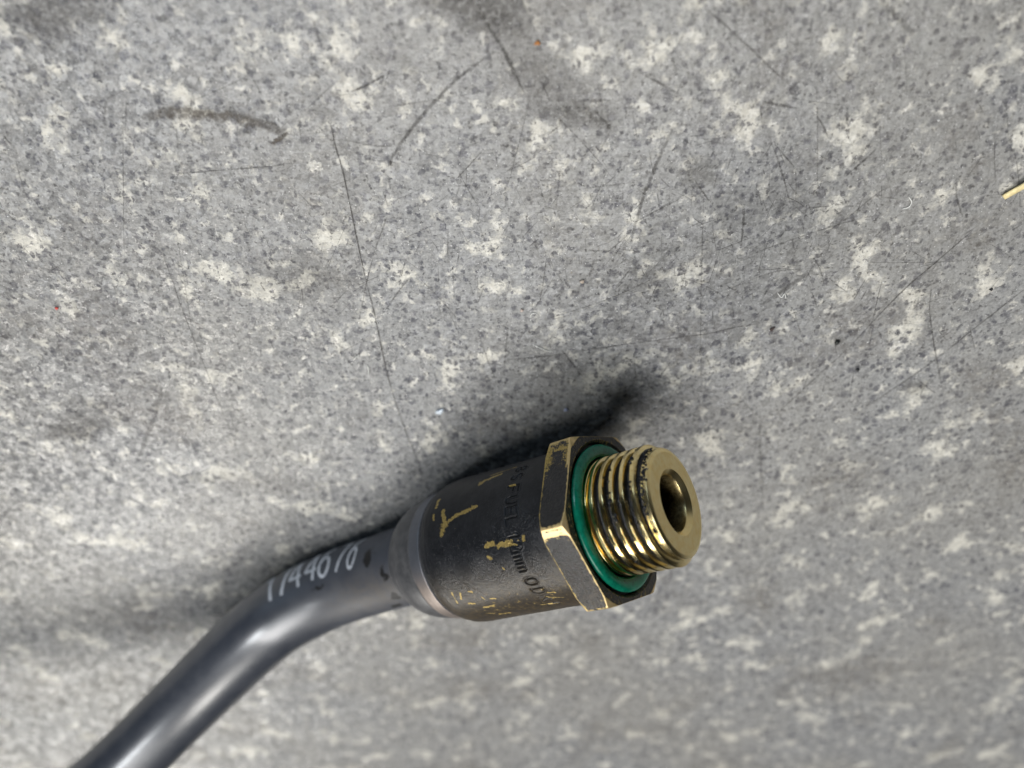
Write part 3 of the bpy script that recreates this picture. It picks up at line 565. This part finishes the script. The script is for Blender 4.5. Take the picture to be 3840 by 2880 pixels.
def build_hose():
    Ls = np.concatenate([np.arange(0, 120, 0.35), np.linspace(120, hL[-1], 60)]); ph = np.linspace(0, 2 * np.pi, 160, endpoint=False)
    Lg, P = np.meshgrid(Ls, ph, indexing='ij')
    deg = (np.degrees(P) + 180) % 360 - 180
    def spot(L0, d0, l, a): return np.exp(-((Lg - L0) / l) ** 2 - ((deg - d0) / a) ** 2)
    dust = 0.75 * np.exp(-((deg - 20) / 34) ** 2) * np.exp(-((Lg - 13) / 14) ** 2)
    wet = 0.85 * spot(12.6, 76, 2.2, 18) + 0.95 * spot(9.2, 8, 1.4, 10) + 0.9 * spot(12.0, -14, 2.2, 9) + 0.8 * spot(8.7, 44, 1.2, 16) + 0.6 * spot(26.5, 52, 2.2, 10) - 0.05
    hose = part('hose', on_hose(Lg, P, 6.45), grid_faces(len(Ls), 160)[:, ::-1], M_HOSE, {'dust': dust, 'wet': wet, 'matt': 1 - sstep(Lg, 24, 40)})
    t = NT('white_ink'); p = t.mm(); n = t.noise(p, 2.4, 4, 0.65).outputs[0]
    ink = t.pbsdf(Base_Color=t.mix(n, (0.50, 0.53, 0.58), (0.72, 0.74, 0.78)), Roughness=0.5)
    al = t.math('MULTIPLY', t.attr('cover'), t.ramp(n, 0.25, 0.55, 0.35, 0.9), clamp=True)
    ink = t.out(t.n('ShaderNodeMixShader', {0: al, 1: t.n('ShaderNodeBsdfTransparent').outputs[0], 2: ink}).outputs[0])
    for ch, L0 in zip('1744676', (37.7, 35.1, 32.7, 29.4, 26.4, 22.8, 19.2)):
        V, F, A = [], [], []; n0 = 0
        for si, st_ in enumerate(GLYPH[ch]):
            c = bez(st_, 3) if len(st_) > 4 else np.vstack([np.linspace(a, b, 9) for a, b in zip(st_[:-1], st_[1:])])
            q = np.stack([L0 - c[:, 0] * 2.8 - c[:, 1] * 0.3, c[:, 1] * 6.1], 1)          # along the hose, round the hose (mm)
            tt = np.gradient(q, axis=0); tt /= np.linalg.norm(tt, axis=1)[:, None] + 1e-9; nr = np.stack([-tt[:, 1], tt[:, 0]], 1)
            k = np.array([-.38, -.22, .22, .38]); cov = np.array([0, 1, 1, 0.])
            w2 = q[:, None] + nr[:, None] * k[None, :, None]
            V.append(on_hose(w2[..., 0], math.radians(67) + w2[..., 1] / 6.45, 6.47 + 0.004 * si).reshape(-1, 3)); F.append(grid_faces(len(q), 4, False) + n0); n0 += len(q) * 4
            A.append(np.repeat(cov[None], len(q), 0).ravel())
        o = mesh_obj('printed_digit', np.vstack(V), np.vstack(F), ink, hose, {'cover': np.concatenate(A)}, origin=base)
build_hose()

# ------------------------------------------------------------------ litter on the floor
def chip(name, xy, sx, sy, sz, rot, mat, label, cat, group=None, lift=0.0, seed=0, tilt=0.0):
    g = np.random.default_rng(seed); b = np.linspace(0.001, np.pi - .001, 9); a = np.linspace(0, 2 * np.pi, 14, endpoint=False)
    B_, A_ = np.meshgrid(b, a, indexing='ij')
    k = 1 + 0.18 * np.sin(3 * A_ + g.uniform(0, 6)) * np.sin(B_) + 0.16 * np.sin(2 * B_ + 5 * A_ + g.uniform(0, 6)) * np.sin(B_)
    v = np.stack([sx * k * np.sin(B_) * np.cos(A_), sy * k * np.sin(B_) * np.sin(A_), sz * k * np.cos(B_)], -1).reshape(-1, 3)
    R_ = np.array(Matrix.Rotation(rot, 3, 'Z') @ Matrix.Rotation(tilt, 3, 'Y')); v = v @ R_.T
    v[:, 2] -= v[:, 2].min() - 0.0
    o = mesh_obj(name, v, grid_faces(9, 14)[:, ::-1], mat); o.location = (xy[0] * 1.028 * S, xy[1] * 1.028 * S, lift * S + 2e-5)
    return tag(o, label, cat, group)
def fibre(name, pts, r, mat, label, cat, group=None):
    c = bez(pts, 8); n = len(c); t = np.gradient(c, axis=0); t /= np.linalg.norm(t, axis=1)[:, None]
    n1 = np.cross(t, [0, 0, 1.0]); n1 /= np.linalg.norm(n1, axis=1)[:, None] + 1e-9; n2 = np.cross(t, n1)
    a = np.linspace(0, 2 * np.pi, 7, endpoint=False)
    v = c[:, None] + r * (np.cos(a)[None, :, None] * n1[:, None] + np.sin(a)[None, :, None] * n2[:, None])
    o0 = np.array([c[0, 0], c[0, 1], 0.0])
    return tag(mesh_obj(name, v.reshape(-1, 3), grid_faces(n, 7), mat, origin=o0), label, cat, group)
def splinter():
    p0 = np.array([62.6, -36.2, 0.35]); p1 = np.array([73.2, -25.0, 3.2]); n = 26
    u = np.linspace(0, 1, n)[:, None]; c = p0 + (p1 - p0) * u + np.stack([0.06 * np.sin(u[:, 0] * 5), 0.05 * np.cos(u[:, 0] * 7), 0 * u[:, 0]], 1)
    t = (p1 - p0) / np.linalg.norm(p1 - p0); n1 = np.cross(t, [0, 0, 1.0]); n1 /= np.linalg.norm(n1); n2 = np.cross(n1, t)
    a = np.linspace(0, 2 * np.pi, 8, endpoint=False); rr = (0.42 + 0.1 * np.sin(a * 2 + 1) + 0.06 * np.sin(a * 3))[None] * (0.78 + 0.35 * u) * (1 + 0.06 * np.sin(u * 21))
    v = c[:, None] + rr[..., None] * (np.cos(a)[None, :, None] * n1 + 0.6 * np.sin(a)[None, :, None] * n2)
    v = np.vstack([v.reshape(-1, 3), c[:1], c[-1:]])
    f = grid_faces(n, 8).tolist() + [[n * 8, (j + 1) % 8, j] for j in range(8)] + [[n * 8 + 1, (n - 1) * 8 + j, (n - 1) * 8 + (j + 1) % 8] for j in range(8)]
    o0 = np.array([p0[0], p0[1], 0.0])
    tag(mesh_obj('splinter', v, f, plain('straw_wood', (0.74, 0.62, 0.33), 0.55, 0.35, vary=0.18, scale=1.2), origin=o0), 'pale yellow wood splinter lying on floor at the right edge', 'splinter')
splinter()
chip('grit', (45.85, -56.56), .42, .30, .28, 0.9, plain('black_grit', (0.02, 0.022, 0.02), .35), 'small shiny black grain of grit on bare floor right of centre', 'grit', seed=1)
chip('plastic_fleck', (-62.3, -51.1), .26, .20, .12, 0.3, plain('red_plastic', (0.62, 0.07, 0.05), .5), 'tiny red plastic fleck on the floor near the left edge', 'fleck', seed=2)
chip('crumb', (-10.9, -69.0), .75, .42, .22, 0.5, plain('white_crumb', (0.62, 0.68, 0.74), .35, vary=.35), 'whitish crumb on floor above the rear of the fitting', 'crumb', seed=3)
chip('pebble', (9.37, -46.92), .30, .26, .24, 0.2, plain('tan_pebble', (0.50, 0.42, 0.34), .5), 'tan sand grain on floor, the upper of two', 'sand grain', seed=4)
chip('pebble', (1.35, -51.4), .24, .22, .2, 1.2, plain('pink_pebble', (0.56, 0.46, 0.40), .5), 'pinkish sand grain on floor, the lower of two', 'sand grain', seed=5)
chip('crumb', (8.13, -68.7), .34, .30, .2, 0.2, plain('blue_crumb', (0.36, 0.38, 0.50), .4), 'bluish grey crumb in the dark shadow behind the fitting', 'crumb', seed=6)
chip('rust_fleck', (2.79, -17.5), .36, .24, .14, 0.2, plain('rust', (0.40, 0.17, 0.05), .7), 'orange rust fleck near the top edge of the floor', 'fleck', seed=7)
chip('grit', (36.29, -54.4), .42, .22, .16, 0.8, plain('brown_grit', (0.06, 0.04, 0.035), .6), 'dark brown elongated grain of grit beside a long scratch', 'grit', seed=8)
chip('grit', (64.44, -48.17), .22, .2, .16, 0.2, plain('dark_grit', (0.015, 0.015, 0.018), .5), 'black speck of grit near the right edge', 'grit', seed=9)
chip('grit', (50.1, -61.34), .26, .24, .2, 0.2, plain('dull_grit', (0.03, 0.03, 0.03), .5), 'small dull black grain just below the shiny grit grain', 'grit', seed=10)
M_FIB = plain('white_fibre', (0.72, 0.72, 0.68), .6)
def fib(x, y, pts, lab): fibre('fibre', [(x * 1.028 + a, y * 1.028 + b, c) for a, b, c in pts], 0.055, M_FIB, lab, 'fibre')
fib(2.6, -52.0, [(0, -.6, .08), (.1, 0, .14), (.7, .1, .2), (1.1, -.4, .08)], 'hooked white fibre beside the lower sand grain')
fib(3.0, -57.5, [(0, .5, .08), (.9, .0, .16), (1.9, -.5, .16), (2.9, -.8, .08)], 'short wavy white fibre on floor above the fitting')
fib(-21.0, -61.4, [(0, .9, .08), (.25, .3, .2), (.1, -.7, .08)], 'cream curved fibre left of the long scratch, lower one')
fib(-22.4, -59.2, [(.5, .4, .08), (0, 0, .2), (-.5, -.6, .08)], 'cream fibre left of the long scratch, upper one')
fib(36.3, -49.2, [(-.5, .5, .08), (.2, -.2, .18), (.5, .4, .2), (.9, -.4, .1)], 'tangled white fibre on floor right of centre')
fib(49.6, -36.0, [(-.3, .8, .08), (.2, .2, .16), (.1, -.5, .16), (-.6, -.8, .08)], 'thin looping white fibre at upper right')
def dust():
    g = np.random.default_rng(5); V, F = [], []; n = 0
    for i in range(620):
        x = g.uniform(-95, 95); y = g.uniform(-150, -8); r = g.uniform(0.04, 0.10) * (1.6 if g.random() < .05 else 1)
        k = r * g.uniform(.6, 1.4, (6, 1))
        p = np.array([[1, 0, 0], [0, 1, 0], [-1, 0, 0], [0, -1, 0], [0, 0, .9], [0, 0, -.9]]) * k * [g.uniform(.7, 2.2), 1, 1]
        a = g.uniform(0, 6.3); p = p @ np.array([[math.cos(a), math.sin(a), 0], [-math.sin(a), math.cos(a), 0], [0, 0, 1]]) + [x, y, r * .7 + .02]
        V.append(p); F += [[n + q for q in t] for t in ((0, 1, 4), (1, 2, 4), (2, 3, 4), (3, 0, 4), (1, 0, 5), (2, 1, 5), (3, 2, 5), (0, 3, 5))]; n += 6
    o = mesh_obj('dust', np.vstack(V), F, plain('dust_grain', (0.68, 0.68, 0.66), .4), smooth=False, kind='stuff')
    o['label'] = 'fine pale dust grains scattered over the grey floor'; o['category'] = 'dust'
dust()
